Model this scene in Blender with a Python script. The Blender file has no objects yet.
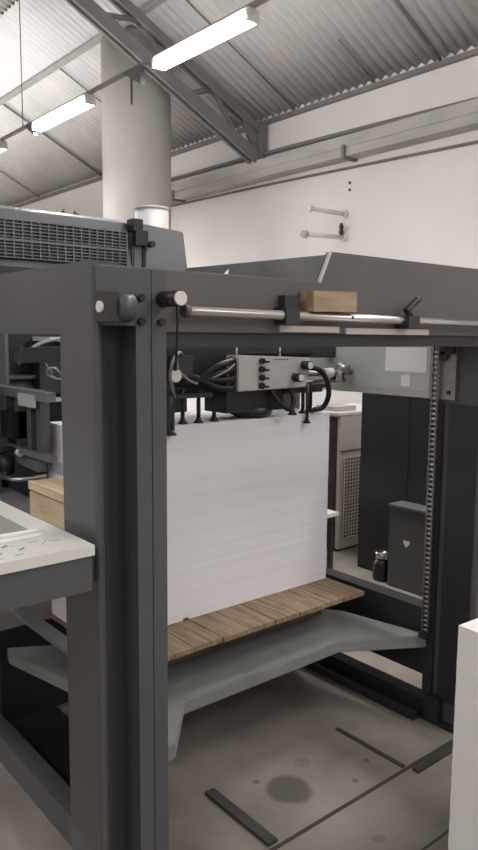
import bpy, bmesh, math, random
from mathutils import Vector, Matrix
random.seed(7)
S = bpy.context.scene
COL = S.collection
PI = math.pi

# ------------------------------------------------------------------ materials
def mat(name, col, rough=0.5, metal=0.0, var=0.12, scale=6.0, bump=0.0, bscale=60.0, stretch=(1, 1, 1), emit=None, estr=0.0, spec=0.5, coat=0.0):
    m = bpy.data.materials.new(name); m.use_nodes = True
    nt = m.node_tree; b = nt.nodes['Principled BSDF']
    b.inputs['Roughness'].default_value = rough
    b.inputs['Metallic'].default_value = metal
    b.inputs['Specular IOR Level'].default_value = spec
    b.inputs['Coat Weight'].default_value = coat
    tc = nt.nodes.new('ShaderNodeTexCoord')
    mp = nt.nodes.new('ShaderNodeMapping'); mp.inputs['Scale'].default_value = stretch
    nt.links.new(tc.outputs['Object'], mp.inputs['Vector'])
    n = nt.nodes.new('ShaderNodeTexNoise'); n.inputs['Scale'].default_value = scale; n.inputs['Detail'].default_value = 6
    nt.links.new(mp.outputs['Vector'], n.inputs['Vector'])
    r = nt.nodes.new('ShaderNodeValToRGB')
    lo = [max(0, c * (1 - var)) for c in col]; hi = [min(1, c * (1 + var)) for c in col]
    r.color_ramp.elements[0].position = 0.3; r.color_ramp.elements[1].position = 0.7
    r.color_ramp.elements[0].color = (*lo, 1); r.color_ramp.elements[1].color = (*hi, 1)
    nt.links.new(n.outputs['Fac'], r.inputs['Fac']); nt.links.new(r.outputs['Color'], b.inputs['Base Color'])
    if bump:
        n2 = nt.nodes.new('ShaderNodeTexNoise'); n2.inputs['Scale'].default_value = bscale; n2.inputs['Detail'].default_value = 3
        nt.links.new(mp.outputs['Vector'], n2.inputs['Vector'])
        bp = nt.nodes.new('ShaderNodeBump'); bp.inputs['Strength'].default_value = bump; bp.inputs['Distance'].default_value = 0.01
        nt.links.new(n2.outputs['Fac'], bp.inputs['Height']); nt.links.new(bp.outputs['Normal'], b.inputs['Normal'])
    if emit:
        b.inputs['Emission Color'].default_value = (*emit, 1); b.inputs['Emission Strength'].default_value = estr
    return m

def wood_mat(name, dark, light, axis='X', scale=3.0):
    m = bpy.data.materials.new(name); m.use_nodes = True
    nt = m.node_tree; b = nt.nodes['Principled BSDF']; b.inputs['Roughness'].default_value = 0.65
    tc = nt.nodes.new('ShaderNodeTexCoord'); mp = nt.nodes.new('ShaderNodeMapping')
    st = {'X': (1.2, 14, 14), 'Y': (14, 1.2, 14), 'Z': (14, 14, 1.2)}[axis]
    mp.inputs['Scale'].default_value = st
    nt.links.new(tc.outputs['Object'], mp.inputs['Vector'])
    n = nt.nodes.new('ShaderNodeTexNoise'); n.inputs['Scale'].default_value = scale; n.inputs['Detail'].default_value = 7; n.inputs['Distortion'].default_value = 0.8
    nt.links.new(mp.outputs['Vector'], n.inputs['Vector'])
    r = nt.nodes.new('ShaderNodeValToRGB')
    r.color_ramp.elements[0].position = 0.32; r.color_ramp.elements[1].position = 0.66
    r.color_ramp.elements[0].color = (*dark, 1); r.color_ramp.elements[1].color = (*light, 1)
    nt.links.new(n.outputs['Fac'], r.inputs['Fac']); nt.links.new(r.outputs['Color'], b.inputs['Base Color'])
    bp = nt.nodes.new('ShaderNodeBump'); bp.inputs['Strength'].default_value = 0.25; bp.inputs['Distance'].default_value = 0.004
    nt.links.new(n.outputs['Fac'], bp.inputs['Height']); nt.links.new(bp.outputs['Normal'], b.inputs['Normal'])
    return m

def floor_mat():
    m = bpy.data.materials.new('worn_concrete'); m.use_nodes = True
    nt = m.node_tree; b = nt.nodes['Principled BSDF']; b.inputs['Roughness'].default_value = 0.5
    tc = nt.nodes.new('ShaderNodeTexCoord')
    n = nt.nodes.new('ShaderNodeTexNoise'); n.inputs['Scale'].default_value = 2.2; n.inputs['Detail'].default_value = 8
    nt.links.new(tc.outputs['Object'], n.inputs['Vector'])
    r = nt.nodes.new('ShaderNodeValToRGB')
    r.color_ramp.elements[0].position = 0.3; r.color_ramp.elements[1].position = 0.72
    r.color_ramp.elements[0].color = (0.13, 0.113, 0.097, 1); r.color_ramp.elements[1].color = (0.34, 0.305, 0.265, 1)
    nt.links.new(n.outputs['Fac'], r.inputs['Fac'])
    prev = r.outputs['Color']
    # oil stains: round blots with ragged edges
    for (x, y, rad, amt) in ((1.612, 1.651, 0.075, 0.75), (1.76, 1.74, 0.03, 0.3), (1.44, 1.62, 0.05, 0.2), (1.95, 1.60, 0.012, 0.7), (1.83, 1.545, 0.012, 0.6), (1.55, 1.76, 0.014, 0.6), (1.66, 1.30, 0.02, .4)):
        d = nt.nodes.new('ShaderNodeVectorMath'); d.operation = 'DISTANCE'; d.inputs[1].default_value = (x, y, 0)
        nt.links.new(tc.outputs['Object'], d.inputs[0])
        nz = nt.nodes.new('ShaderNodeTexNoise'); nz.inputs['Scale'].default_value = 9.0 / max(rad, .03) * .06; nz.inputs['Detail'].default_value = 5
        nt.links.new(tc.outputs['Object'], nz.inputs['Vector'])
        ml = nt.nodes.new('ShaderNodeMath'); ml.operation = 'MULTIPLY_ADD'; ml.inputs[1].default_value = rad * 0.7; 
        nt.links.new(nz.outputs['Fac'], ml.inputs[0]); nt.links.new(d.outputs['Value'], ml.inputs[2])
        mr = nt.nodes.new('ShaderNodeMapRange'); mr.inputs['From Min'].default_value = rad * 1.22; mr.inputs['From Max'].default_value = rad * 1.5
        mr.inputs['To Min'].default_value = amt; mr.inputs['To Max'].default_value = 0
        nt.links.new(ml.outputs['Value'], mr.inputs['Value'])
        mx = nt.nodes.new('ShaderNodeMix'); mx.data_type = 'RGBA'
        nt.links.new(mr.outputs['Result'], mx.inputs['Factor']); nt.links.new(prev, mx.inputs['A'])
        mx.inputs['B'].default_value = (0.07, 0.06, 0.05, 1)
        prev = mx.outputs['Result']
    nt.links.new(prev, b.inputs['Base Color'])
    n2 = nt.nodes.new('ShaderNodeTexNoise'); n2.inputs['Scale'].default_value = 40
    nt.links.new(tc.outputs['Object'], n2.inputs['Vector'])
    bp = nt.nodes.new('ShaderNodeBump'); bp.inputs['Strength'].default_value = 0.08; bp.inputs['Distance'].default_value = 0.01
    nt.links.new(n2.outputs['Fac'], bp.inputs['Height']); nt.links.new(bp.outputs['Normal'], b.inputs['Normal'])
    return m

M = dict(
    paint=mat('charcoal_paint', (0.075, 0.077, 0.079), 0.42, var=0.10, scale=3, bump=0.05, bscale=120),
    paint_d=mat('dark_paint', (0.022, 0.022, 0.024), 0.5, var=0.12, scale=3),
    paint_b=mat('umber_grey_paint', (0.096, 0.089, 0.086), 0.5, var=0.08, scale=3, bump=0.04, bscale=120),
    recess_tone=mat('deep_charcoal', (0.040, 0.040, 0.043), 0.5, var=0.12, scale=3),
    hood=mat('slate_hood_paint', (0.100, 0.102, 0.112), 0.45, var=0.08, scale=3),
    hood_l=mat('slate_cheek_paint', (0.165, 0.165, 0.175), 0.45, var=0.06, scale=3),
    greygreen=mat('pale_grey_green_paint', (0.54, 0.575, 0.545), 0.4, var=0.06, scale=3),
    castgrey=mat('grey_cast_iron_paint', (0.225, 0.232, 0.227), 0.45, var=0.12, scale=7, bump=0.05),
    black=mat('black_plastic', (0.012, 0.012, 0.013), 0.4, var=0.1),
    rubber=mat('black_rubber', (0.009, 0.009, 0.010), 0.5, var=0.1, spec=0.35),
    dark=mat('dark_machine_metal', (0.015, 0.016, 0.018), 0.45, var=0.2, scale=9),
    mid=mat('machine_grey', (0.13, 0.135, 0.14), 0.45, var=0.1, scale=5),
    chrome=mat('bright_steel', (0.62, 0.60, 0.58), 0.28, 1.0, var=0.06),
    steel=mat('worn_steel', (0.36, 0.34, 0.32), 0.38, 0.9, var=0.12, scale=12),
    alu=mat('brushed_aluminium', (0.55, 0.54, 0.53), 0.42, 0.35, var=0.04, scale=20),
    scale=mat('white_scale_strip', (0.55, 0.50, 0.47), 0.5, var=0.05),
    wall=mat('warm_white_plaster', (0.80, 0.765, 0.745), 0.85, var=0.04, scale=1.2, bump=0.05, bscale=30),
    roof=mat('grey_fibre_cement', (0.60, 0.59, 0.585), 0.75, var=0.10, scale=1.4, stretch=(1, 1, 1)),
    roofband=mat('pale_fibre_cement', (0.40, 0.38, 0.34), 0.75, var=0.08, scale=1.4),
    truss=mat('grey_steel_paint', (0.20, 0.19, 0.18), 0.55, var=0.12, scale=4),
    purlin=mat('light_grey_purlin_paint', (0.36, 0.345, 0.33), 0.6, var=0.08),
    column=mat('grey_render', (0.43, 0.412, 0.39), 0.8, var=0.07, scale=2.0, stretch=(1, 1, .5), bump=0.04, bscale=25),
    tray=mat('galvanised_steel', (0.50, 0.48, 0.46), 0.6, 0.0, var=0.22, scale=4, stretch=(1, .3, 1)),
    pipe=mat('grey_conduit', (0.20, 0.19, 0.18), 0.5, var=0.1),
    pale=mat('offwhite_enamel', (0.70, 0.67, 0.64), 0.4, var=0.04),
    ductw=mat('white_duct_paint', (0.40, 0.385, 0.37), 0.5, var=0.04),
    paper=mat('white_paper_edges', (0.80, 0.795, 0.835), 0.85, var=0.012, scale=4, stretch=(.6, .6, 40), bump=0.02, bscale=5),
    paper2=mat('white_board_edges', (0.78, 0.765, 0.76), 0.85, var=0.015, scale=4, stretch=(.6, .6, 40), bump=0.02, bscale=5),
    sheet=mat('white_sheet', (0.88, 0.88, 0.86), 0.8, var=0.02),
    table=mat('worn_white_laminate', (0.66, 0.645, 0.61), 0.5, var=0.06, scale=9),
    inset=mat('dull_grey_glass', (0.38, 0.38, 0.345), 0.25, var=0.12, scale=5),
    ink=mat('dark_ink', (0.09, 0.085, 0.08), 0.7),
    wood=wood_mat('pallet_pine', (0.30, 0.19, 0.10), (0.60, 0.43, 0.27), 'X'),
    wood_y=wood_mat('pallet_pine_across', (0.15, 0.10, 0.06), (0.33, 0.24, 0.155), 'Y'),
    wood_shaded=wood_mat('shaded_runner_wood', (0.05, 0.032, 0.02), (0.13, 0.085, 0.05), 'X'),  # darkened wood, paints the shade beneath the pallet deck
    ply=wood_mat('pale_plywood', (0.50, 0.38, 0.24), (0.70, 0.56, 0.38), 'Y'),
    block=wood_mat('old_block_wood', (0.22, 0.15, 0.09), (0.42, 0.31, 0.20), 'X', 2.0),
    beige=mat('beige_enamel', (0.62, 0.57, 0.50), 0.45, var=0.05),
    hoseg=mat('grey_green_hose', (0.26, 0.33, 0.32), 0.4, var=0.05),
    hosew=mat('clear_grey_hose', (0.20, 0.20, 0.20), 0.35, var=0.05),
    floor=floor_mat(),
    joint=mat('dark_joint', (0.045, 0.04, 0.035), 0.7, var=0.2),
    ledge=mat('dull_grey_ledge', (0.24, 0.25, 0.25), 0.45, var=0.14, scale=8),
    tube=mat('lit_fluorescent_tube', (1, 1, 1), 0.4, var=0.0, emit=(1.0, 0.985, 0.975), estr=58.0),
    fitting=mat('white_lamp_fitting', (0.75, 0.73, 0.68), 0.5, var=0.03),
    navy=mat('dark_navy_paint', (0.03, 0.028, 0.04), 0.5),
)

# ------------------------------------------------------------------ mesh helpers
class MB:
    def __init__(s): s.bm = bmesh.new()
    def box(s, a, b, bev=0.0, rot=None):
        bm = bmesh.new()
        x0, y0, z0 = [min(p, q) for p, q in zip(a, b)]; x1, y1, z1 = [max(p, q) for p, q in zip(a, b)]
        v = [bm.verts.new(p) for p in ((x0,y0,z0),(x1,y0,z0),(x1,y1,z0),(x0,y1,z0),(x0,y0,z1),(x1,y0,z1),(x1,y1,z1),(x0,y1,z1))]
        for f in ((0,3,2,1),(4,5,6,7),(0,1,5,4),(1,2,6,5),(2,3,7,6),(3,0,4,7)): bm.faces.new([v[i] for i in f])
        return s._in(bm, bev, rot)
    def prism(s, pts, axis, lo, hi, bev=0.0):
        bm = bmesh.new()
        def P(p, t):
            return {'x': (t, p[0], p[1]), 'y': (p[0], t, p[1]), 'z': (p[0], p[1], t)}[axis]
        A = [bm.verts.new(P(p, lo)) for p in pts]; B = [bm.verts.new(P(p, hi)) for p in pts]
        bm.faces.new(A); bm.faces.new(B[::-1])
        n = len(pts)
        for i in range(n): bm.faces.new((A[i], B[i], B[(i+1) % n], A[(i+1) % n]))
        bmesh.ops.recalc_face_normals(bm, faces=bm.faces)
        return s._in(bm, bev)
    def cyl(s, p0, p1, r, r1=None, n=20, bev=0.0):
        bm = bmesh.new(); p0, p1 = Vector(p0), Vector(p1); d = p1 - p0
        bmesh.ops.create_cone(bm, cap_ends=True, segments=n, radius1=r, radius2=r if r1 is None else r1, depth=d.length)
        q = Vector((0, 0, 1)).rotation_difference(d.normalized()).to_matrix().to_4x4()
        bmesh.ops.transform(bm, matrix=Matrix.Translation((p0 + p1) / 2) @ q, verts=bm.verts)
        for f in bm.faces: f.smooth = len(f.verts) == 4
        return s._in(bm, bev)
    def lathe(s, prof, c, n=24, axis='z'):
        bm = bmesh.new(); rings = []
        for (r, h) in prof:
            ring = []
            for i in range(n):
                a = 2 * PI * i / n
                p = (r*math.cos(a), r*math.sin(a), h)
                if axis == 'x': p = (h, p[0], p[1])
                if axis == 'y': p = (p[0], h, p[1])
                ring.append(bm.verts.new(Vector(p) + Vector(c)))
            rings.append(ring)
        for a, b in zip(rings, rings[1:]):
            for i in range(n):
                f = bm.faces.new((a[i], a[(i+1) % n], b[(i+1) % n], b[i])); f.smooth = True
        bm.faces.new(rings[0][::-1]); bm.faces.new(rings[-1])
        bmesh.ops.recalc_face_normals(bm, faces=bm.faces)
        return s._in(bm)
    def tube(s, pts, r, n=10, sub=8):
        P = [Vector(p) for p in pts]; Q = []
        if len(P) > 2 and sub > 1:
            E = [P[0]*2 - P[1]] + P + [P[-1]*2 - P[-2]]
            for i in range(1, len(E) - 2):
                a, b, c, d = E[i-1], E[i], E[i+1], E[i+2]
                for k in range(sub):
                    t = k / sub
                    Q.append(0.5*((2*b) + (c-a)*t + (2*a-5*b+4*c-d)*t*t + (-a+3*b-3*c+d)*t**3))
            Q.append(P[-1])
        else: Q = P
        bm = bmesh.new(); rings = []; up = Vector((0.13, 0.21, 0.97))
        for i, q in enumerate(Q):
            t = (Q[min(i+1, len(Q)-1)] - Q[max(i-1, 0)]).normalized()
            u = (up - t * up.dot(t))
            if u.length < 1e-4: u = t.orthogonal()
            u.normalize(); w = t.cross(u); up = u
            rings.append([bm.verts.new(q + r*(math.cos(2*PI*k/n)*u + math.sin(2*PI*k/n)*w)) for k in range(n)])
        for a, b in zip(rings, rings[1:]):
            for i in range(n):
                f = bm.faces.new((a[i], a[(i+1) % n], b[(i+1) % n], b[i])); f.smooth = True
        bm.faces.new(rings[0][::-1]); bm.faces.new(rings[-1])
        bmesh.ops.recalc_face_normals(bm, faces=bm.faces)
        return s._in(bm)
    def _in(s, bm, bev=0.0, rot=None):
        if bev:
            bmesh.ops.bevel(bm, geom=[e for e in bm.edges if len(e.link_faces) == 2 and e.calc_face_angle(0) > 0.6], offset=bev, segments=2, affect='EDGES', clamp_overlap=True)
        if rot:
            c, ang, ax = rot
            bmesh.ops.rotate(bm, cent=c, matrix=Matrix.Rotation(ang, 3, ax), verts=bm.verts)
        me = bpy.data.meshes.new('t'); bm.to_mesh(me); bm.free(); s.bm.from_mesh(me); bpy.data.meshes.remove(me)
        return s
    def build(s, name, m, parent=None, base=None, label=None):
        if base is None:
            if parent is not None:
                base = parent.matrix_world.translation.copy() if parent.parent is None else Vector(parent['base'])
            else:
                vs = [v.co for v in s.bm.verts]
                base = Vector(((min(v.x for v in vs)+max(v.x for v in vs))/2, (min(v.y for v in vs)+max(v.y for v in vs))/2, min(v.z for v in vs)))
        base = Vector(base)
        bmesh.ops.translate(s.bm, vec=-base, verts=s.bm.verts)
        me = bpy.data.meshes.new(name); s.bm.to_mesh(me); s.bm.free()
        for mm in (m if isinstance(m, list) else [m]): me.materials.append(mm)
        o = bpy.data.objects.new(name, me); COL.objects.link(o)
        if parent is not None: o.parent = parent
        else: o.location = base
        o['base'] = list(base)
        bpy.context.view_layer.update()
        if label: o['label'] = label
        return o
def B(a, b, bev=0.0, rot=None): return MB().box(a, b, bev, rot)
def C(p0, p1, r, r1=None, n=20): return MB().cyl(p0, p1, r, r1, n)
def T(pts, r, n=10, sub=8): return MB().tube(pts, r, n, sub)
def thing(name, label, cat, loc, group=None):
    o = bpy.data.objects.new(name, None); COL.objects.link(o); o.location = loc; o.empty_display_size = 0.1
    o['label'] = label; o['category'] = cat
    if group: o['group'] = group
    bpy.context.view_layer.update()
    return o
def tag(o, label, cat, group=None):
    o['label'] = label; o['category'] = cat
    if group: o['group'] = group
    return o
def struct(mb, name, m):
    o = mb.build(name, m, base=(0, 0, 0)); o['kind'] = 'structure'; return o
def dup(root, delta, label=None, group=None):
    r = root.copy(); COL.objects.link(r); r.location = Vector(root.location) + Vector(delta)
    if label: r['label'] = label
    if group: r['group'] = group
    for ch in list(root.children):
        c = ch.copy(); COL.objects.link(c); c.parent = r
        for g in list(ch.children):
            d = g.copy(); COL.objects.link(d); d.parent = c
    return r

# ------------------------------------------------------------------ the hall
WX, RS, RZ = 6.5, 0.49, 4.37          # wall plane, roof slope, roof height at the wall
def roof_z(x): return RZ + RS * (WX - x)
struct(B((-7, -6, -0.2), (9, 30, 0.0)), 'floor', M['floor'])
struct(B((WX, -6, 0), (WX + 0.25, 30, RZ + 0.05)), 'wall_right', M['wall'])
struct(B((-7, 29.8, 0), (WX, 30, 12)), 'wall_back', M['wall'])
struct(B((-7.2, -6, 0), (-7, 30, 12)), 'wall_left', M['wall'])
struct(B((-7, -6.2, 0), (WX, -6, 12)), 'wall_front', M['wall'])

def corrugated(x0, x1, y0, y1, dz, m, name):
    bm = bmesh.new(); pitch, amp, per = 0.118, 0.019, 8
    n = int((y1 - y0) / pitch * per); rows = []
    for x in (x0, (x0 + x1) / 2, x1):
        rows.append([(bm.verts.new((x, y0 + pitch/per*i, roof_z(x) + dz + amp*math.sin(2*PI*i/per))), bm.verts.new((x, y0 + pitch/per*i, roof_z(x) + dz + 0.012 + amp*math.sin(2*PI*i/per)))) for i in range(n + 1)])
    for a, b in zip(rows, rows[1:]):
        for i in range(n):
            f = bm.faces.new((a[i][0], b[i][0], b[i+1][0], a[i+1][0])); f.smooth = True
            f = bm.faces.new((a[i][1], a[i+1][1], b[i+1][1], b[i][1])); f.smooth = True
    for r in (rows[0], rows[-1]):
        for i in range(n): bm.faces.new((r[i][0], r[i+1][0], r[i+1][1], r[i][1]))
    bmesh.ops.recalc_face_normals(bm, faces=bm.faces)
    mb = MB(); me = bpy.data.meshes.new('t'); bm.to_mesh(me); bm.free(); mb.bm.from_mesh(me); bpy.data.meshes.remove(me)
    o = mb.build(name, m, base=(0, 0, 0)); o['kind'] = 'structure'
    return o
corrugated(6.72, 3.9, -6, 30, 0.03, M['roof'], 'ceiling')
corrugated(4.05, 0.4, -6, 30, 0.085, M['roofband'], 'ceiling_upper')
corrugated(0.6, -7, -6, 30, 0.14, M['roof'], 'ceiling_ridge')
# dark wall plate under the sheet ends and thin sheet-lap battens running up the slope
struct(B((WX - 0.06, -6, RZ - 0.065), (WX, 30, RZ - 0.015)), 'trim_1', M['truss'])
k = 2
for y, x1, r in ((4.61, 4.6, .02), (5.46, 5.85, .012), (6.73, 4.6, .012), (9.6, 4.7, .012), (11.62, 4.7, .022), (14.2, 4.7, .014), (17.5, 4.7, .014)):
    struct(T([(WX - .05, y, roof_z(WX - .05) - .035), (x1, y, roof_z(x1) - .035)], r, 6), 'trim_%d' % k, M['truss']); k += 1

# purlins
for i, (x, lab) in enumerate(((4.62, 'pale steel purlin under the roof slope just above the round column'), (2.75, 'pale steel purlin nearest the ridge above the bright roof sheets'))):
    z = roof_z(x) - 0.07
    tag(B((x - .03, -6, z - .055), (x + .03, 29.8, z), .006).build('roof_purlin', M['purlin']), lab, 'purlin', 'purlins under the corrugated roof')

# truss
tr = thing('roof_truss', 'dark grey sloping steel lattice truss resting on the white wall', 'truss', (WX, 7.35, 3.6))
def sl(x): return roof_z(x) - 0.20
def sb(x): return roof_z(x) - 0.58
for nm, fz in (('top_chord', sl), ('bottom_chord', sb)):
    x0, x1 = 6.40, 0.5
    m = MB(); dz = 0.055 if nm == 'top_chord' else 0.085
    for yo in (-0.07, 0.03):
        m.prism([(x0, fz(x0) - dz), (x0, fz(x0) + dz), (x1, fz(x1) + dz), (x1, fz(x1) - dz)], 'y', 7.35 + yo, 7.35 + yo + .04)
    m.build(nm, M['truss'], tr)
xs = [6.1, 5.65, 5.2, 4.6, 4.0, 3.4, 2.8, 2.2, 1.6]
for i in range(len(xs) - 1):
    a, b = xs[i], xs[i+1]
    p = (a, 7.35, sb(a)) if i % 2 == 0 else (a, 7.35, sl(a)); q = (b, 7.35, sl(b)) if i % 2 == 0 else (b, 7.35, sb(b))
    MB().tube([p, q], 0.035, 4, 1).build('web_member', M['truss'], tr)
MB().prism([(6.50, 4.28), (6.50, 3.86), (6.40, 3.86), (6.2, 4.12), (6.12, 4.36)], 'y', 7.33, 7.37).build('gusset_plate', M['truss'], tr)
B((6.36, 7.25, 3.82), (6.44, 7.45, 4.30)).build('end_post', M['truss'], tr)

# round column
col = MB().lathe([(0.43, 0), (0.43, 4.0), (0.43, 5.16)], (4.98, 8.06, 0), 48)
cz = thing('round_column', 'thick round grey column rising behind the press into the roof', 'column', (4.98, 8.06, 0))
col.build('shaft', M['column'], cz)
T([(4.98 - .28, 8.06 - .345, 4.30), (4.98 - .28, 8.06 - .345, 4.62)], .012, 6).build('crack_line', M['joint'], cz)

# lamps on one batten
LX, LZ = 3.20, 3.60
def lamp(y0, y1, label):
    t = thing('fluorescent_lamp', label, 'lamp', (LX, y0, LZ), 'fluorescent lamps along the roof')
    B((LX - .04, y0, LZ + .03), (LX + .04, y1, LZ + .07), .008).build('housing', M['fitting'], t)
    for s in (-1, 1):
        C((LX + s*.035, y0 + .03, LZ + .005), (LX + s*.035, y1 - .03, LZ + .005), .024, n=14).build('tube', M['tube'], t)
    for ye in (y0, y1):
        B((LX - .05, ye - .012, LZ - .015), (LX + .05, ye + .015, LZ + .06), .004).build('end_cap', M['fitting'], t)
    return t
l0 = lamp(3.75, 4.86, 'long lit fluorescent lamp on the batten, right of the column')
dup(l0, (0, 2.20, 0), 'lit fluorescent lamp on the batten just left of the column')
dup(l0, (0, 4.20, 0), 'farthest lit fluorescent lamp, cut by the photo edge above the press hood')
dup(l0, (0, -2.1, 0), 'lit fluorescent lamp overhead, out of view above the feeder')
bt = thing('lamp_batten', 'long thin grey batten that carries the fluorescent lamps', 'batten', (LX, 5, LZ + .085))
B((LX - .018, -1.0, LZ + .07), (LX + .018, 13, LZ + .095)).build('rail', M['purlin'], bt)
for y in (1.5, 7.4, 11):
    C((LX, y, LZ + .09), (LX, y, roof_z(LX) + .05), .006, n=8).build('hanger_rod', M['truss'], bt)
MB().prism([(5.08, LZ + .085), (5.36, LZ + .085), (5.08, LZ - .07)], 'x', LX - .02, LX + .02).build('shade_wedge', M['truss'], bt)  # dark wedge painting the shade side past the lamp end
MB().prism([(7.10, LZ + .085), (7.32, LZ + .085), (7.10, LZ - .05)], 'x', LX - .02, LX + .02).build('shade_wedge', M['truss'], bt)  # same painted shade past the next lamp

# wall services
cb = thing('cable_tray', 'galvanised grey cable tray running along the white wall', 'cable tray', (6.4, 6, 3.60))
B((6.29, -3, 3.60), (6.495, 10.8, 3.615)).build('tray_floor', M['tray'], cb)
B((6.30, -3, 3.615), (6.315, 10.8, 3.83)).build('tray_side', M['tray'], cb)
B((6.315, -3, 3.815), (6.495, 10.8, 3.83)).build('tray_lip', M['tray'], cb)
B((6.285, -3, 3.70), (6.30, 10.8, 3.715)).build('tray_rib', M['tray'], cb)
for y in (2.4, 5.75, 9.15):
    m = MB(); m.box((6.26, y - .025, 3.57), (6.495, y + .025, 3.60)); m.box((6.262, y - .02, 3.57), (6.288, y + .02, 3.72))
    m.build('tray_bracket', M['pipe'], cb)
def sag(x, z, r, amp, nm, lab):
    pts = []
    for i in range(9):
        y = -3 + i * 1.72
        pts.append((x, y, z + amp * math.sin(i * 1.35) + 0.015 * (y - 5)))
    return tag(T(pts, r, 10, 4).build(nm, M['pipe']), lab, 'pipe', 'pipes along the wall')
sag(6.43, 3.885, .026, .012, 'conduit_pipe', 'thick grey pipe along the wall just above the cable tray')
sag(6.482, 3.50, .016, .010, 'conduit_pipe', 'thin grey pipe along the wall just under the cable tray')
for (zb, tip, zt, lab, knob) in ((3.005, 5.90, 3.0, 'pale wall peg sticking out of the white wall, upper of the pair', False), (2.735, 5.83, 2.71, 'pale wall peg with a black knob at its wall end, lower of the pair', True)):
    t = thing('wall_peg', lab, 'peg', (WX, 5.9, zb), 'pegs on the white wall')
    C((WX, 5.9, zb), (tip, 5.9, zt), .026, n=14).build('rod', M['pale'], t)
    C((tip + .03, 5.9, zt), (tip - .02, 5.9, zt), .042, n=16).build('end_knob', M['pale'] if not knob else M['ductw'], t)
    C((WX, 5.9, zb), (WX - .03, 5.9, zb), .05, n=16).build('wall_flange', M['pale'], t)
    if knob: MB().lathe([(.02, 0), (.03, .03), (.022, .07), (.03, .10), (.012, .14)], (WX - .06, 5.9, zb + .02), 12).build('black_knob', M['black'], t)
for z, lab in ((3.35, 'small dark plugged hole in the white wall above the pegs, upper of two'), (3.27, 'small dark plugged hole in the white wall above the pegs, lower of two')):
    tag(C((WX - .001, 5.835, z), (WX - .006, 5.835, z), .018, n=12).build('wall_plug', M['joint']), lab, 'wall plug', 'plugged holes in the wall')

# ------------------------------------------------------------------ feeder frame
fr = thing('sheet_feeder', 'large charcoal sheet feeder frame with open front gate and pile space', 'feeder', (1.69, 1.6, 0))
P_, D_ = M['paint'], M['paint_d']
# left front post: folded body with rounded front, dark recess and front plate
lp = MB()
lp.prism([(0.785, 1.468), (0.788, 1.461), (0.795, 1.458), (0.803, 1.464), (0.815, 1.482), (0.835, 1.502), (0.860, 1.514), (0.892, 1.518), (0.892, 1.63), (0.785, 1.63)], 'z', 0.012, 1.706)
lpo = lp.build('front_post', P_, fr)
MB().prism([(0.818, 1.4845), (0.8365, 1.500), (0.8605, 1.512), (0.892, 1.516), (0.892, 1.5175), (0.860, 1.5135), (0.836, 1.5015), (0.817, 1.486)], 'z', 0.02, 1.575).build('recess_strip', M['recess_tone'], lpo, label='darker recessed strip')  # separate strip in a darker tone than the post body
B((0.892, 1.455, 0.012), (0.977, 1.625, 1.706), .004).build('post_plate', P_, lpo)
B((0.790, 1.455, 1.575), (0.892, 1.56, 1.706), .003).build('post_head', P_, lpo)
B((0.76, 1.43, 0.0), (1.0, 1.66, 0.014), .003).build('foot_plate', D_, lpo)
# right front post
rp = MB().prism([(2.390, 1.475), (2.405, 1.458), (2.60, 1.458), (2.60, 1.665), (2.390, 1.665)], 'z', 0.012, 1.53)
rpo = rp.build('front_post', P_, fr)
B((2.383, 1.47, .10), (2.391, 1.60, 1.30)).build('chain_guide', D_, rpo)
B((2.376, 1.625, .10), (2.391, 1.668, 1.30)).build('chain_guide', D_, rpo)
B((2.36, 1.43, 0.0), (2.64, 1.69, 0.014), .003).build('foot_plate', D_, rpo)
B((2.355, 1.575, 0.014), (2.392, 1.64, 0.11), .006).build('chain_anchor', D_, rpo)
# rear posts
for x0 in (0.785, 2.39):
    B((x0, 2.63, 0.0), (x0 + .20, 2.79, 1.56), .006).build('rear_post', P_, fr)
# front beam
fb = MB().prism([(0.977, 1.562), (2.75, 1.562), (2.75, 1.797), (1.549, 1.797), (1.505, 1.707), (0.977, 1.707)], 'y', 1.455, 1.475).build('front_beam', M['paint_b'], fr)
B((0.977, 1.475, 1.524), (2.75, 1.63, 1.690), .004).build('beam_body', P_, fb)
B((0.977, 1.468, 1.524), (2.75, 1.476, 1.562)).build('lower_flange', D_, fb)
MB().prism([(1.497, 1.707), (1.505, 1.707), (1.549, 1.797), (1.541, 1.797)], 'y', 1.4515, 1.4605).build('bright_edge', M['alu'], fb, label='bright metal edge strip')
B((0.80, 1.456, 1.7065), (1.50, 1.475, 1.7105)).build('edge_highlight', M['mid'], fb)  # lighter strip painting the highlight along the beam top
# bolts
bolts = [(0.905, 1.640), (0.905, 1.585), (0.960, 1.640), (0.960, 1.585)]
for x, z in bolts: C((x, 1.4555, z), (x, 1.444, z), .0095, n=6).build('bolt', M['black'], fr)
B((0.9345, 1.4535, .02), (0.9358, 1.4555, 1.705)).build('seam', D_, lpo)
# side beams
B((0.87, 1.63, 1.556), (0.95, 2.80, 1.738), .006).build('side_beam', P_, fr)
sbm = B((2.45, 1.665, 1.312), (2.56, 3.05, 1.53), .004).build('side_beam', M['greygreen'], fr, label='pale grey-green side beam')
B((2.432, 1.70, 1.312), (2.452, 3.05, 1.336), .003).build('beam_flange', M['alu'], sbm)
B((2.4475, 1.758, 1.412), (2.450, 1.970, 1.513)).build('notice_sheet', M['sheet'], sbm, label='blank white notice sheet')
B((2.4475, 1.838, 1.352), (2.450, 1.884, 1.399)).build('sticker', M['sheet'], sbm, label='small white sticker')
# hood over right side
hd = MB().prism([(2.26, 1.531), (3.45, 1.531), (3.45, 1.945), (2.30, 1.930)], 'x', 2.45, 2.475, .006).build('side_hood', M['castgrey'], fr)
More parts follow.
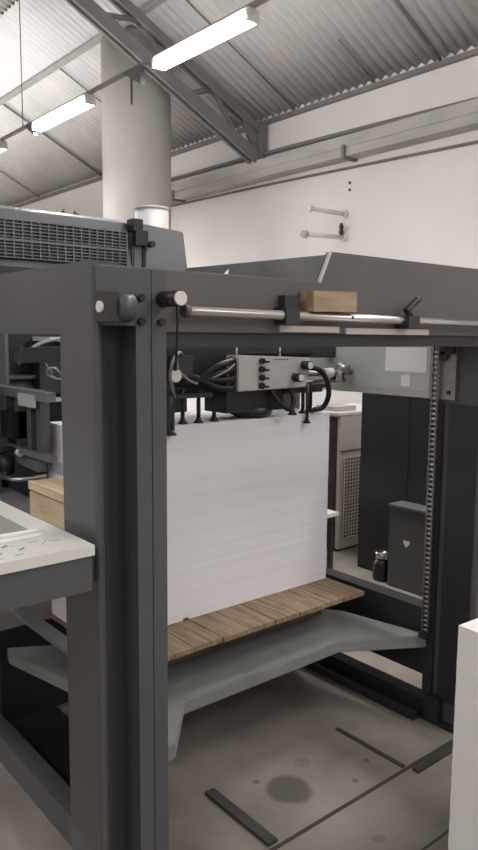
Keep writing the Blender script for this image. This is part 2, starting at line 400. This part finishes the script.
# rails of both sides
B((0.905, 1.63, 0.608), (0.935, 2.80, 0.622), .003).build('side_rail', M['mid'], fr)
B((0.955, 1.63, 0.585), (0.975, 2.80, 0.60), .002).build('side_rail', M['mid'], fr)
B((2.395, 1.665, 0.17), (2.47, 2.70, 0.452), .004).build('side_sill', M['paint_d'], fr)
B((0.90, 1.66, 0.0), (0.965, 2.80, 0.10), .004).build('base_rail', P_, fr)
B((2.385, 1.66, 0.0), (2.45, 2.72, 0.07), .006).build('base_rail', D_, fr)
B((2.315, 1.66, 0.0), (2.345, 2.72, 0.03), .004).build('base_rail', D_, fr)
B((0.985, 2.66, 0.40), (2.39, 2.68, 0.93), .003).build('back_guard', M['ductw'], fr, label='pale back guard panel')
B((0.985, 2.66, 0.012), (2.39, 2.68, 0.395), .003).build('back_guard', D_, fr)
B((0.975, 1.95, 0.0), (1.22, 2.655, 0.02), .004).build('shade_sheet', M['dark'], fr)  # dark sheet laid on the floor to paint the deep shade under the lift
# bearing with roller on the left post
br = B((0.785, 1.412, 1.583), (0.822, 1.456, 1.648), .010).build('bearing_block', D_, fr)
C((0.822, 1.434, 1.616), (0.866, 1.434, 1.616), .031, n=24).build('bearing_drum', P_, br)
C((0.7865, 1.425, 1.615), (0.7785, 1.425, 1.615), .0125, n=20).build('shaft_end', M['pale'], br, label='white shaft end')
B((0.858, 1.425, 1.583), (0.876, 1.457, 1.648), .004).build('bearing_cheek', D_, br)
# hand roller with white end
hr = C((0.967, 1.456, 1.639), (0.967, 1.383, 1.639), .019, n=24).build('hand_roller', M['black'], fr)
C((0.967, 1.384, 1.639), (0.967, 1.377, 1.639), .0165, n=24).build('roller_end', M['pale'], hr, label='white roller end')
T([(0.967, 1.395, 1.622), (0.969, 1.396, 1.57), (0.968, 1.398, 1.52), (0.972, 1.41, 1.47)], .0035, 6).build('pull_cord', M['rubber'], hr)
# chrome cross shaft and fittings
sh = C((1.012, 1.425, 1.612), (2.75, 1.425, 1.602), .0125, n=20).build('cross_shaft', M['chrome'], fr)
C((1.005, 1.425, 1.612), (1.02, 1.425, 1.612), .015, n=20).build('shaft_collar', P_, sh)
B((1.328, 1.405, 1.586), (1.378, 1.456, 1.630), .004).build('shaft_bracket', D_, sh)
B((1.345, 1.430, 1.63), (1.40, 1.456, 1.664), .012).build('bracket_finger', D_, sh)
cl = B((1.850, 1.400, 1.583), (1.905, 1.456, 1.622), .004).build('shaft_clamp', D_, sh)
C((1.862, 1.41, 1.62), (1.862, 1.41, 1.640), .012, n=12).build('clamp_stud', M['black'], cl)
T([(1.845, 1.41, 1.634), (1.868, 1.408, 1.652), (1.900, 1.405, 1.676)], .0115, 10).build('clamp_lever', M['black'], cl)
C((1.60, 1.4135, 1.610), (1.60, 1.411, 1.610), .005, n=8).build('grub_screw', M['black'], sh)
# scale strips
B((1.345, 1.447, 1.566), (1.582, 1.4555, 1.583)).build('scale_strip', M['scale'], fb, label='pale scale strip')
B((1.612, 1.447, 1.562), (2.02, 1.4555, 1.580)).build('scale_strip', M['scale'], fb, label='pale scale strip')
# chain bracket on the right post
cbk = B((2.374, 1.572, 1.318), (2.39, 1.69, 1.524), .003).build('chain_bracket', M['steel'], fr, label='bare metal chain bracket')
for y, z in ((1.652, 1.345), (1.598, 1.345)):
    C((2.375, y, z), (2.366, y, z), .008, n=6).build('bolt', M['black'], cbk)
C((2.376, 1.625, 1.484), (2.355, 1.625, 1.484), .019, n=16).build('pivot_knob', M['black'], cbk)
B((2.355, 1.575, 1.492), (2.374, 1.65, 1.523), .008).build('pivot_arm', D_, cbk)
bpy.data.objects  # frame done

# chains and lifting plate
lift = thing('pile_lift_plate', 'grey cast lifting plate with four splayed arms under the pallet', 'lift plate', (1.69, 2.13, 0.30))
R_ = [(2.06, 1.842), (2.375, 1.652), (2.385, 1.70), (2.31, 2.05), (2.26, 2.13)]
_old = [(1.69, 1.842)] + R_ + [(x, 4.26 - y) for x, y in R_[::-1][1:]] + [(1.69, 4.26 - 1.842)]
L_ = [(1.30, 1.842), (1.135, 1.652), (0.99, 1.652), (1.07, 2.05), (1.12, 2.13)]
full = [(1.69, 1.842)] + R_ + [(x, 4.26 - y) for x, y in R_[::-1][1:]] + [(1.69, 2.418)] + [(3.38 - x, 4.26 - y) for x, y in R_] + [(x, y) for x, y in L_[::-1][1:]]
MB().prism(full, 'z', 0.300, 0.350, .004).build('plate', M['castgrey'], lift)
def chain_mb(x, y, z0, z1):
    m = MB(); p = 0.0200; n = int((z1 - z0) / p)
    for i in range(n):
        z = z0 + p * i
        m.cyl((x, y - .012, z), (x, y + .012, z), .0056, n=8)
    return m
for x, y, z1 in ((2.360, 1.652, 1.525), (1.005, 1.652, 1.525), (2.36, 2.608, 1.5)):
    c = chain_mb(x, y, 0.36, z1).build('chain_rollers', M['chrome'], lift)
    m = MB()
    for s in (-1, 1):
        n = int((z1 - .36) / .02)
        for i in range(0, n, 2): m.box((x - .0065, y + s*.0135 - .0012, .353 + .02*i), (x + .0065, y + s*.0135 + .0012, .387 + .02*i))
        for i in range(1, n, 2): m.box((x - .0065, y + s*.0105 - .0012, .353 + .02*i), (x + .0065, y + s*.0105 + .0012, .387 + .02*i))
    m.build('chain_links', M['steel'], c)
    B((x - .02, y - .018, .349), (x + .02, y + .018, .372), .004).build('chain_anchor', D_, lift)

# pallet
pl = thing('wooden_pallet', 'wooden pallet of worn boards under the tall paper pile', 'pallet', (1.69, 2.18, 0.35))
nb = 9; w = (2.255 - 1.125) / nb
for i in range(nb):
    x0 = 1.125 + w * i
    B((x0 + .002, 1.888 + random.uniform(-.003, .003), 0.482), (x0 + w - .002, 2.49, 0.500), .002).build('deck_board', M['wood_y'] if i % 3 else M['wood_y'], pl)
for y in (2.09, 2.24, 2.40):
    B((1.20, y - .04, 0.372), (2.17, y + .04, 0.482), .004).build('runner', M['wood_shaded'], pl)  # shade under the deck is in the wood colour
for x in (1.20, 1.69, 2.17):
    B((x - .05, 2.10, 0.350), (x + .05, 2.47, 0.372), .003).build('bottom_board', M['wood_shaded'], pl)

# paper pile
def pile_mb(x0, x1, y0, y1, z0, z1, n=46, j=.0004):
    bm = bmesh.new(); prev = None; first = None
    for i in range(n + 1):
        z = z0 + (z1 - z0) * i / n; dx = random.uniform(-j, j); dy = random.uniform(-j, j)
        ring = [bm.verts.new(p) for p in ((x0+dx, y0+dy, z), (x1+dx, y0+dy, z), (x1+dx, y1+dy, z), (x0+dx, y1+dy, z))]
        if prev:
            for k in range(4): bm.faces.new((prev[k], prev[(k+1) % 4], ring[(k+1) % 4], ring[k]))
        else: bm.faces.new(ring[::-1])
        prev = ring
    bm.faces.new(prev)
    m = MB(); me = bpy.data.meshes.new('t'); bm.to_mesh(me); bm.free(); m.bm.from_mesh(me); bpy.data.meshes.remove(me)
    return m
tag(pile_mb(1.13, 2.247, 2.10, 2.47, 0.500, 1.234).build('paper_pile', M['paper']), 'tall pile of white paper sheets standing on the pallet in the feeder', 'paper pile')
tag(B((1.48, 2.092, 0.5015), (1.50, 2.11, 0.508)).build('paper_marker', M['ink']), 'tiny dark marker slip at the foot of the white paper pile', 'marker slip')

# suction head
su = thing('suction_head', 'black and grey suction head hanging over the paper pile', 'suction head', (1.9, 2.2, 1.5))
B((0.95, 2.26, 1.462), (2.46, 2.32, 1.512), .004).build('cross_bar', M['dark'], su)
B((1.37, 2.15, 1.486), (2.30, 2.262, 1.512), .003).build('cover_plate', M['dark'], su)
bx = MB().prism([(1.722, 1.346), (2.084, 1.350), (2.112, 1.470), (1.719, 1.484)], 'y', 2.08, 2.24, .004).build('valve_box', M['alu'], su, label='pale aluminium valve box')
for z in (1.460, 1.428, 1.396, 1.364):
    k1 = C((1.835, 2.081, z), (1.835, 2.066, z), .012, n=14).build('valve_knob', M['black'], bx)
    B((1.835, 2.060, z - .007), (1.862, 2.068, z + .001), .003).build('valve_pointer', M['black'], k1)
for x, z in ((2.066, 1.440), (2.016, 1.392)):
    k1 = C((x, 2.081, z), (x, 2.042, z), .0185, n=24).build('regulator_knob', M['black'], bx)
    C((x, 2.043, z), (x, 2.039, z), .014, n=20).build('knob_face', M['pale'], k1)
for x in (1.745, 1.97): C((x, 2.12, 1.47), (x, 2.12, 1.512), .004, n=8).build('stud', M['steel'], bx)
B((1.90, 2.0795, 1.4625), (1.98, 2.0805, 1.466)).build('slot', M['ink'], bx)
B((1.69, 2.11, 1.262), (1.985, 2.25, 1.350), .022).build('valve_body', M['black'], su)
MB().lathe([(.06, 0), (.085, .012), (.09, .03), (.06, .05)], (1.86, 2.17, 1.236), 20).build('blower_shoe', M['black'], su)
B((1.40, 2.15, 1.325), (1.73, 2.258, 1.487), .012).build('drive_housing', M['dark'], su)
B((1.46, 2.12, 1.40), (1.54, 2.17, 1.485), .008).build('drive_cover', M['navy'], su)
# hoses from the valve box to the left
for i, z in enumerate((1.463, 1.430, 1.397, 1.362)):
    T([(1.735, 2.115, z), (1.69, 2.09, z - .004), (1.62, 2.09, z - .025 + .01*i), (1.54, 2.12, 1.385 + .006*i), (1.47, 2.17, 1.38)], .0125, 10).build('air_hose', M['rubber'], su)
    C((1.705, 2.10, z), (1.735, 2.115, z), .0155, n=12).build('hose_ferrule', M['black'], su)
T([(1.60, 2.085, 1.40), (1.655, 2.07, 1.425), (1.70, 2.078, 1.45)], .004, 8).build('grey_wire', M['hosew'], su)
# pale hose loops at left
T([(1.50, 2.13, 1.485), (1.445, 2.07, 1.495), (1.405, 2.05, 1.47), (1.392, 2.05, 1.42), (1.408, 2.06, 1.375), (1.43, 2.08, 1.34)], .0058, 10).build('looped_hose', M['hosew'], su, label='pale looped hose')
T([(1.425, 2.06, 1.478), (1.435, 2.06, 1.435), (1.475, 2.06, 1.40), (1.53, 2.08, 1.382)], .0045, 10).build('looped_hose', M['hosew'], su, label='pale looped hose')
C((1.421, 2.062, 1.415), (1.421, 2.054, 1.415), .022, n=20).build('dial', M['pale'], su, label='white round dial')
# legs with sucker feet
def sucker(x, y, ztop, zb, r=.008):
    q = C((x, y, zb + .012), (x, y, ztop), r, n=10).build('sucker_leg', M['black'], su)
    MB().lathe([(r*2.3, 0), (r*2.3, .004), (r*1.3, .012), (r*1.1, .02)], (x, y, zb), 14).build('sucker_foot', M['rubber'], q)
for x, y, zt in ((1.50, 2.13, 1.36), (1.565, 2.12, 1.36), (1.645, 2.13, 1.36), (2.045, 2.12, 1.36), (2.125, 2.14, 1.36), (2.18, 2.15, 1.36)):
    sucker(x, y, zt, 1.2345)
sucker(1.415, 2.085, 1.36, 1.205, .010)
B((1.402, 2.076, 1.22), (1.428, 2.094, 1.37), .004).build('tail_stop', M['black'], su)
sucker(2.095, 2.085, 1.36, 1.200, .007)
B((1.43, 2.10, 1.33), (1.62, 2.14, 1.345), .003).build('linkage_bar', M['dark'], su)
B((1.98, 2.10, 1.325), (2.20, 2.16, 1.348), .003).build('linkage_bar', M['dark'], su)
T([(1.90, 2.10, 1.345), (1.93, 2.07, 1.29), (1.975, 2.06, 1.265), (2.005, 2.07, 1.30), (2.0, 2.09, 1.345)], .009, 10).build('air_hose', M['rubber'], su)
T([(2.09, 2.06, 1.432), (2.135, 2.05, 1.415), (2.175, 2.05, 1.37), (2.195, 2.06, 1.31), (2.185, 2.08, 1.262), (2.14, 2.09, 1.252)], .011, 12).build('air_hose', M['rubber'], su)
ar = C((2.08, 2.14, 1.402), (2.44, 2.16, 1.400), .014, n=16).build('suction_arm', M['steel'], su)
C((2.22, 2.12, 1.402), (2.275, 2.12, 1.402), .021, n=16).build('arm_collar', M['tray'], ar)
C((2.30, 2.10, 1.365), (2.30, 2.10, 1.445), .014, n=12).build('arm_stud', M['chrome'], ar)
C((2.285, 2.09, 1.425), (2.345, 2.09, 1.425), .012, n=12).build('arm_stud', M['steel'], ar)
B((2.30, 2.11, 1.372), (2.345, 2.15, 1.40), .006).build('arm_clamp', M['dark'], ar)
C((2.06, 2.15, 1.366), (2.43, 2.18, 1.362), .008, n=12).build('suction_arm', M['steel'], su)
B((2.10, 2.13, 1.340), (2.26, 2.17, 1.352), .003).build('linkage_bar', M['dark'], su)

# block of wood on the shaft bracket
tag(B((1.425, 1.400, 1.6240), (1.602, 1.454, 1.681), .010, ((1.51, 1.4, 1.65), math.radians(-1.2), 'Y')).build('wooden_block', M['block']), 'short weathered wooden block lying on the chrome shaft of the front beam', 'wooden block')
# scrap of white paper behind the beam edge
sc = MB().prism([(1.255, 1.690), (1.313, 1.690), (1.318, 1.745)], 'y', 1.640, 1.642).build('paper_scrap', M['sheet'])
tag(sc, 'small pointed white paper scrap sticking up behind the front beam', 'paper scrap')

# ------------------------------------------------------------------ side table
tb = thing('side_table', 'worn white inspection table fixed to the left feeder post', 'table', (0.5, 1.6, 0.97))
B((0.10, 1.422, 1.056), (0.758, 2.45, 1.080), .003).build('tabletop', M['table'], tb)
B((0.10, 1.430, 0.972), (0.754, 1.60, 1.056), .003).build('apron', P_, tb)
B((0.70, 1.475, 0.972), (0.785, 1.60, 1.052), .003).build('post_bracket', P_, tb)
B((0.14, 1.62, 1.080), (0.693, 2.38, 1.0815)).build('inset_panel', M['inset'], tb, label='dull grey-green inset panel')
B((0.30, 1.604, 1.080), (0.705, 1.622, 1.0845), .001).build('edge_strip', M['sheet'], tb)
random.seed(3)
def mark(x, y, l, w_, a): B((x, y, 1.0800), (x + l, y + w_, 1.0804), 0, ((x, y, 1.08), a, 'Z')).build('ink_mark', M['ink'], tb)
for i in range(12):
    mark(random.uniform(.535, .610), random.uniform(1.45, 1.535), random.uniform(.006, .022), random.uniform(.0015, .003), random.uniform(-.5, 1.2))
for x, y, l, a in ((.668, 1.50, .04, .9), (.69, 1.515, .025, -.3), (.645, 1.53, .025, .1)): mark(x, y, l, .0012, a)
# loose strip lying on the table
tag(B((0.43, 1.570, 1.0803), (0.70, 1.588, 1.0825), 0, ((.7, 1.58, 1.08), math.radians(3), 'Z')).build('paper_strip', M['sheet']), 'narrow white paper strip lying along the inset of the side table', 'paper strip')

# ------------------------------------------------------------------ feed side: ledge, box, guide housing
fd = thing('feed_board', 'grey machine ledge with dark side-lay housing beside the paper pile', 'feed board', (1.0, 2.5, 0.9))
B((0.80, 1.70, 0.915), (1.115, 3.45, 0.950), .004).build('ledge', M['ledge'], fd)
hs = thing('guide_housing', 'dark open side guide housing above the grey ledge', 'machine housing', (1.06, 2.5, 0.95))
B((1.085, 2.40, 1.14), (1.11, 2.95, 1.355), .004).build('back_plate', M['dark'], hs)
B((1.04, 2.275, 1.325), (1.075, 2.95, 1.358), .004).build('top_bar', M['mid'], hs)
B((1.045, 2.275, 1.118), (1.075, 2.95, 1.140), .004).build('bottom_bar', M['mid'], hs)
for y in (2.36, 2.44, 2.55, 2.66):
    B((1.055, y, 1.14), (1.09, y + .035, 1.325), .003).build('guide_finger', P_ , hs)
B((1.033, 2.36, 1.300), (1.04, 2.50, 1.345), .002).build('name_plate', M['alu'], hs, label='blank pale metal plate')
B((1.03, 2.55, 1.17), (1.085, 2.66, 1.27), .006).build('guide_block', M['dark'], hs)
MB().prism([(2.42, 1.06), (2.98, 1.08), (2.98, 1.12), (2.42, 1.12)], 'x', 1.07, 1.10).build('sloping_plate', M['mid'], hs)
B((1.06, 2.75, .950), (1.10, 2.95, 1.12), .004).build('support_foot', M['dark'], hs)
T([(1.02, 2.60, 1.035), (.985, 2.58, 1.035), (.975, 2.50, 1.040), (.985, 2.42, 1.045), (1.03, 2.40, 1.047), (1.09, 2.40, 1.05)], .008, 10).build('pull_handle', M['chrome'], hs)
B((1.08, 2.46, .950), (1.11, 2.95, 1.14), .004).build('rear_plate', M['dark'], hs)
C((1.03, 2.62, 1.03), (1.03, 2.62, 1.10), .03, n=18).build('gear_stub', M['dark'], hs)
lv = T([(1.06, 2.80, 1.08), (1.05, 2.68, 1.115), (1.05, 2.60, 1.128), (1.05, 2.545, 1.122)], .011, 10).build('lever', M['black'], hs)
C((1.05, 2.552, 1.121), (1.05, 2.53, 1.118), .0135, n=14).build('lever_tip', M['pale'], lv, label='white lever tip')

wb = thing('wooden_box', 'pale plywood box with a lid on the grey ledge behind the side table', 'box', (1.03, 2.1, .95))
B((0.972, 1.90, .950), (1.075, 2.275, 1.030), .003).build('body', M['ply'], wb)
B((0.980, 1.91, 1.030), (1.068, 2.265, 1.036)).build('lid_gap', M['joint'], wb)
B((0.970, 1.895, 1.036), (1.078, 2.28, 1.064), .003).build('lid', M['ply'], wb)

# ------------------------------------------------------------------ press unit behind
pu = thing('printing_unit', 'tall slate printing unit with a slatted hood behind the feeder', 'printing press', (1.7, 3.9, 0))
B((0.75, 3.52, 0.0), (2.47, 5.2, 1.90), .01).build('body', M['hood'], pu)
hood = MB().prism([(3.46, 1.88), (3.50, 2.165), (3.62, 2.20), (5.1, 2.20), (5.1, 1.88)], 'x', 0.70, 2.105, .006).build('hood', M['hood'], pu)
B((0.75, 3.452, 1.925), (2.06, 3.475, 2.112)).build('grille_recess', M['black'], hood)
g = MB()
nz = 11
for i in range(nz + 1):
    z = 1.928 + (2.108 - 1.928) * i / nz
    g.box((0.75, 3.440, z - .0024), (2.06, 3.452, z + .0024))
for z in (2.012,): g.box((0.75, 3.438, z - .006), (2.06, 3.452, z + .006))
for i in range(30):
    x = 0.75 + 1.31 * i / 29
    g.box((x - .0035, 3.441, 1.925), (x + .0035, 3.452, 2.112))
g.build('grille', M['mid'], hood)
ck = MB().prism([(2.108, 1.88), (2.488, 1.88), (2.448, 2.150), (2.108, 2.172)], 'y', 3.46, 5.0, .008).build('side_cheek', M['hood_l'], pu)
lt = B((2.105, 3.425, 2.045), (2.185, 3.462, 2.125), .006).build('latch', M['black'], pu)
B((2.095, 3.43, 2.12), (2.155, 3.50, 2.185), .008).build('latch_hook', M['black'], lt)
C((2.20, 3.44, 2.055), (2.20, 3.40, 2.055), .018, n=14).build('latch_knob', M['black'], lt)
B((2.165, 3.45, 1.89), (2.185, 3.462, 2.05)).build('gasket', M['black'], pu)
for x in (1.80, 1.87): MB().lathe([(.016, 0), (.02, .008), (.012, .022), (.006, .03)], (x, 3.66, 2.198), 12).build('hood_stud', M['mid'], hood)
# front details seen through the gap under the beam
B((1.0, 3.30, 1.345), (2.44, 3.53, 1.36), .003).build('front_ledge', M['mid'], pu)
MB().prism([(3.32, 1.26), (3.36, 1.345), (3.53, 1.345), (3.53, 1.26)], 'x', 1.0, 2.44).build('sloping_guard', M['hood'], pu)
B((0.95, 3.24, 1.232), (1.62, 3.53, 1.252), .003).build('feed_rail', M['alu'], pu)
B((0.95, 3.42, .95), (2.44, 3.53, 1.232)).build('lower_guard', M['dark'], pu)
B((0.95, 3.40, 1.36), (2.44, 3.53, 1.88)).build('inner_panel', M['dark'], pu)
B((1.49, 3.20, 1.525), (1.80, 3.42, 1.545), .003).build('bright_rail', M['pale'], pu)
B((1.46, 3.26, 1.27), (1.60, 3.42, 1.52), .01).build('motor_box', M['navy'], pu)
B((1.27, 3.20, .95), (1.285, 3.42, 1.56)).build('frame_edge', M['mid'], pu)
B((1.0, 2.96, 0.60), (2.40, 3.50, 0.93), .01).build('feed_deck', M['dark'], pu)
hz = thing('air_hoses', 'grey-green air hoses looping under the left feeder beam', 'hose', (1.3, 2.9, 1.35))
T([(1.205, 2.9, 1.435), (1.24, 2.9, 1.475), (1.30, 2.9, 1.515), (1.37, 2.9, 1.535), (1.46, 2.95, 1.54), (1.60, 3.2, 1.53)], .0085, 10).build('hose', M['hoseg'], hz)
T([(1.205, 2.9, 1.435), (1.25, 2.9, 1.455), (1.33, 2.9, 1.46), (1.45, 2.95, 1.455), (1.50, 3.26, 1.44)], .005, 10).build('hose', M['hoseg'], hz)
T([(1.315, 2.9, 1.455), (1.34, 2.9, 1.41), (1.36, 2.9, 1.39)], .0035, 8).build('hose', M['hoseg'], hz)
for i in range(3):
    c = Vector((1.365 + .012*i, 2.9 + .015*i, 1.388)); a = .036 - .006*i
    T([c + Vector((a*math.cos(t), .01*math.sin(2*t), .022*math.sin(t) - .012*math.cos(t))) for t in [2*PI*k/10 for k in range(11)]], .0035, 8, 4).build('hose_loop', M['hoseg'], hz)
T([(1.40, 2.9, 1.385), (1.402, 2.88, 1.33), (1.40, 2.86, 1.26), (1.39, 2.84, 1.14)], .006, 8).build('hose', M['rubber'], hz)
T([(1.60, 3.2, 1.53), (1.62, 3.40, 1.53)], .0085, 8, 1).build('hose', M['hoseg'], hz)

# white duct behind the hood
wd = thing('ventilation_duct', 'short round white duct in front of the column behind the hood', 'duct', (2.90, 4.5, 0))
C((2.90, 4.5, 0), (2.90, 4.5, 2.455), .122, n=36).build('pipe', M['ductw'], wd)
MB().lathe([(.122, 2.45), (.125, 2.453), (.125, 2.466), (.122, 2.47), (.10, 2.47)], (2.90, 4.5, 0), 36).build('rim', M['ductw'], wd)

# ------------------------------------------------------------------ things beyond the feeder
dc = thing('dark_cabinet', 'tall black cabinet standing beyond the right side of the feeder', 'cabinet', (3.95, 2.8, 0))
B((3.66, 2.30, 0.0), (4.25, 3.13, 1.222), .005).build('body', D_, dc)
B((3.653, 2.33, .03), (3.661, 2.73, 1.19), .002).build('door', D_, dc)
B((3.653, 2.735, .03), (3.661, 3.11, 1.19), .002).build('door', D_, dc)
sbx = thing('electrical_box', 'small dark box with a pale emblem in front of the black cabinet', 'box', (3.57, 2.55, 0))
B((3.525, 2.28, 0.0), (3.645, 2.765, 0.515), .005).build('body', P_, sbx)
B((3.518, 2.275, 0.515), (3.65, 2.77, 0.528), .003).build('lid', M['mid'], sbx)
em = MB()
em.prism([(2.628 + dx, .300 + dz) for dx, dz in ((0, -.024), (.022, .002), (.022, .014), (.012, .02), (0, .011), (-.012, .02), (-.022, .014), (-.022, .002))], 'x', 3.520, 3.526)
em.build('emblem', M['pale'], sbx, label='pale heart-shaped emblem')
jk = thing('floor_pump', 'small black canister with a silver cap on the floor by the black cabinet', 'canister', (3.56, 2.87, 0))
MB().lathe([(.055, 0), (.06, .02), (.055, .10), (.035, .14)], (3.585, 2.86, 0), 20).build('body', M['black'], jk)
C((3.585, 2.86, .14), (3.585, 2.86, .185), .042, n=18).build('cap', M['chrome'], jk)
T([(3.585, 2.86, .17), (3.57, 2.82, .19), (3.555, 2.80, .15)], .01, 8).build('spout', M['chrome'], jk)

bc = thing('beige_cabinet', 'beige cabinet with a mesh vent beyond the paper pile', 'cabinet', (4.1, 3.7, 0))
B((3.80, 3.44, 0.02), (4.45, 3.90, 1.0), .006).build('body', M['beige'], bc)
B((3.785, 3.47, 0.02), (3.80, 3.90, 0.985), .003).build('side_panel', D_, bc)
B((3.775, 3.435, 1.0), (4.47, 3.92, 1.02), .004).build('top', M['pale'], bc)
B((3.84, 3.432, 0.10), (4.20, 3.441, 0.69), .002).build('vent_recess', M['black'], bc)
vm = MB()
for i in range(13): vm.box((3.84 + .03*i - .0035, 3.424, .10), (3.84 + .03*i + .0035, 3.433, .69))
for i in range(24): vm.box((3.84, 3.4235, .10 + .0257*i - .0035), (4.20, 3.4335, .10 + .0257*i + .0035))
vm.build('vent_mesh', M['beige'], bc)
B((3.80, 3.43, .74), (4.45, 3.441, .745)).build('seam', M['joint'], bc)
B((3.776, 3.55, .80), (3.786, 3.585, .86), .003).build('latch', M['pale'], bc)
B((3.80, 3.45, 0), (4.44, 3.88, .02)).build('plinth', D_, bc)
tag(B((3.83, 3.52, 1.021), (4.05, 3.72, 1.055), .01).build('folded_cloth', M['ductw']), 'pale folded cloth lying on the beige cabinet', 'cloth')

st = thing('small_stool', 'small stool with a white top and dark legs beyond the paper pile', 'stool', (3.40, 3.35, 0))
B((3.20, 3.135, .385), (3.47, 3.42, .408), .004).build('top', M['pale'], st)
for x in (3.22, 3.425):
    for y in (3.165, 3.375): B((x, y, 0), (x + .028, y + .028, .345), .002).build('leg', M['navy'], st)
B((3.215, 3.16, .345), (3.455, 3.40, .385), .003).build('apron', M['navy'], st)

# ------------------------------------------------------------------ near white stack
sp = thing('stack_pallet', 'low wooden pallet under the white stack at the right front', 'pallet', (1.95, .6, 0))
rot = ((1.607, 1.02, 0), math.radians(-3), 'Z')
for i in range(6): B((1.61 + .115*i, .32, .105), (1.715 + .115*i, 1.015, .125), .002, rot).build('deck_board', M['wood_y'], sp)
for y in (.36, .67, .95): B((1.615, y - .04, 0.0), (2.29, y + .04, .105), .003, rot).build('runner', M['wood'], sp)
ws = pile_mb(1.607, 2.29, .33, 1.022, .125, .80, 40, .0005)
bmesh.ops.rotate(ws.bm, cent=(1.607, 1.02, 0), matrix=Matrix.Rotation(math.radians(-3), 3, 'Z'), verts=ws.bm.verts)
tag(ws.build('white_stack', M['paper2']), 'squared white stack of board in front of the right feeder post', 'paper stack')

# ------------------------------------------------------------------ floor fittings
def fs(a, b, lab, m=None): tag(B(a, b, .001).build('floor_strip', m or M['joint']), lab, 'floor strip', 'metal strips on the floor')
fs((1.368, 1.49, 0), (1.405, 1.815, .012), 'dark steel strip on the floor nearest the left post, pointing under the pallet')
fs((2.018, 1.485, 0), (2.036, 1.815, .005), 'thin steel strip on the floor pointing under the pallet near the right post')
fs((2.035, 1.428, 0), (2.32, 1.455, .012), 'short dark steel strip on the floor beside the white stack')
struct(B((-2, 1.467, -.01), (2.355, 1.480, .0025)), 'trim_20', M['joint'])
struct(B((1.2, 1.180, -.01), (6, 1.188, .002)), 'trim_21', M['joint'])

# ------------------------------------------------------------------ light
w = bpy.data.worlds.new('hall_air'); S.world = w; w.use_nodes = True
w.node_tree.nodes['Background'].inputs['Color'].default_value = (1.0, 0.97, 0.95, 1)
w.node_tree.nodes['Background'].inputs['Strength'].default_value = 0.1
def area(name, loc, size, power, rot, col=(1, .985, .98)):
    L = bpy.data.lights.new(name, 'AREA'); L.shape = 'RECTANGLE'; L.size, L.size_y = size; L.energy = power; L.color = col
    o = bpy.data.objects.new(name, L); COL.objects.link(o); o.location = loc; o.rotation_euler = rot; return o
for y in (-4.4, -2.3, -0.2, 9.98, 12.1, 14.2, 17, 20):
    area('tube_light', (LX, y, LZ), (.10, 1.15), 26 if y < 5 else 75, (0, 0, 0))
    area('tube_light', (LX, y, LZ + .11), (.10, 1.15), 60 if y < 5 else 30, (PI, 0, 0))
for y in (-4.4, -2.3, -.2, 1.9, 4.0, 6.1, 8.2, 11, 14, 18):
    area('tube_light', (-2.2, y, 3.70), (.10, 1.15), 20, (0, 0, 0))
    area('tube_light', (-2.2, y, 3.79), (.10, 1.15), 18, (PI, 0, 0))

# ------------------------------------------------------------------ camera
f, p, r, y = 715.9, .12184, .007756, .87799
fwd = Vector((math.cos(y)*math.cos(p), math.sin(y)*math.cos(p), -math.sin(p)))
rt = Vector((math.sin(y), -math.cos(y), 0)); dn = fwd.cross(rt)
c, s = math.cos(r), math.sin(r)
rx = c*rt - s*dn; ry = s*rt + c*dn
cd = bpy.data.cameras.new('camera'); cam = bpy.data.objects.new('camera', cd); COL.objects.link(cam)
m3 = Matrix((rx, -ry, -fwd)).transposed()
cam.matrix_world = Matrix.Translation((0, 0, 1.55)) @ m3.to_4x4()
cd.sensor_fit = 'VERTICAL'; cd.sensor_height = 24; cd.lens = f / 850 * 24
cd.clip_start = .02; cd.clip_end = 100
S.camera = cam
S.view_settings.view_transform = 'Standard'; S.view_settings.look = 'None'
S.view_settings.gamma = 1; S.view_settings.use_curve_mapping = False; S.view_settings.exposure = 0.75
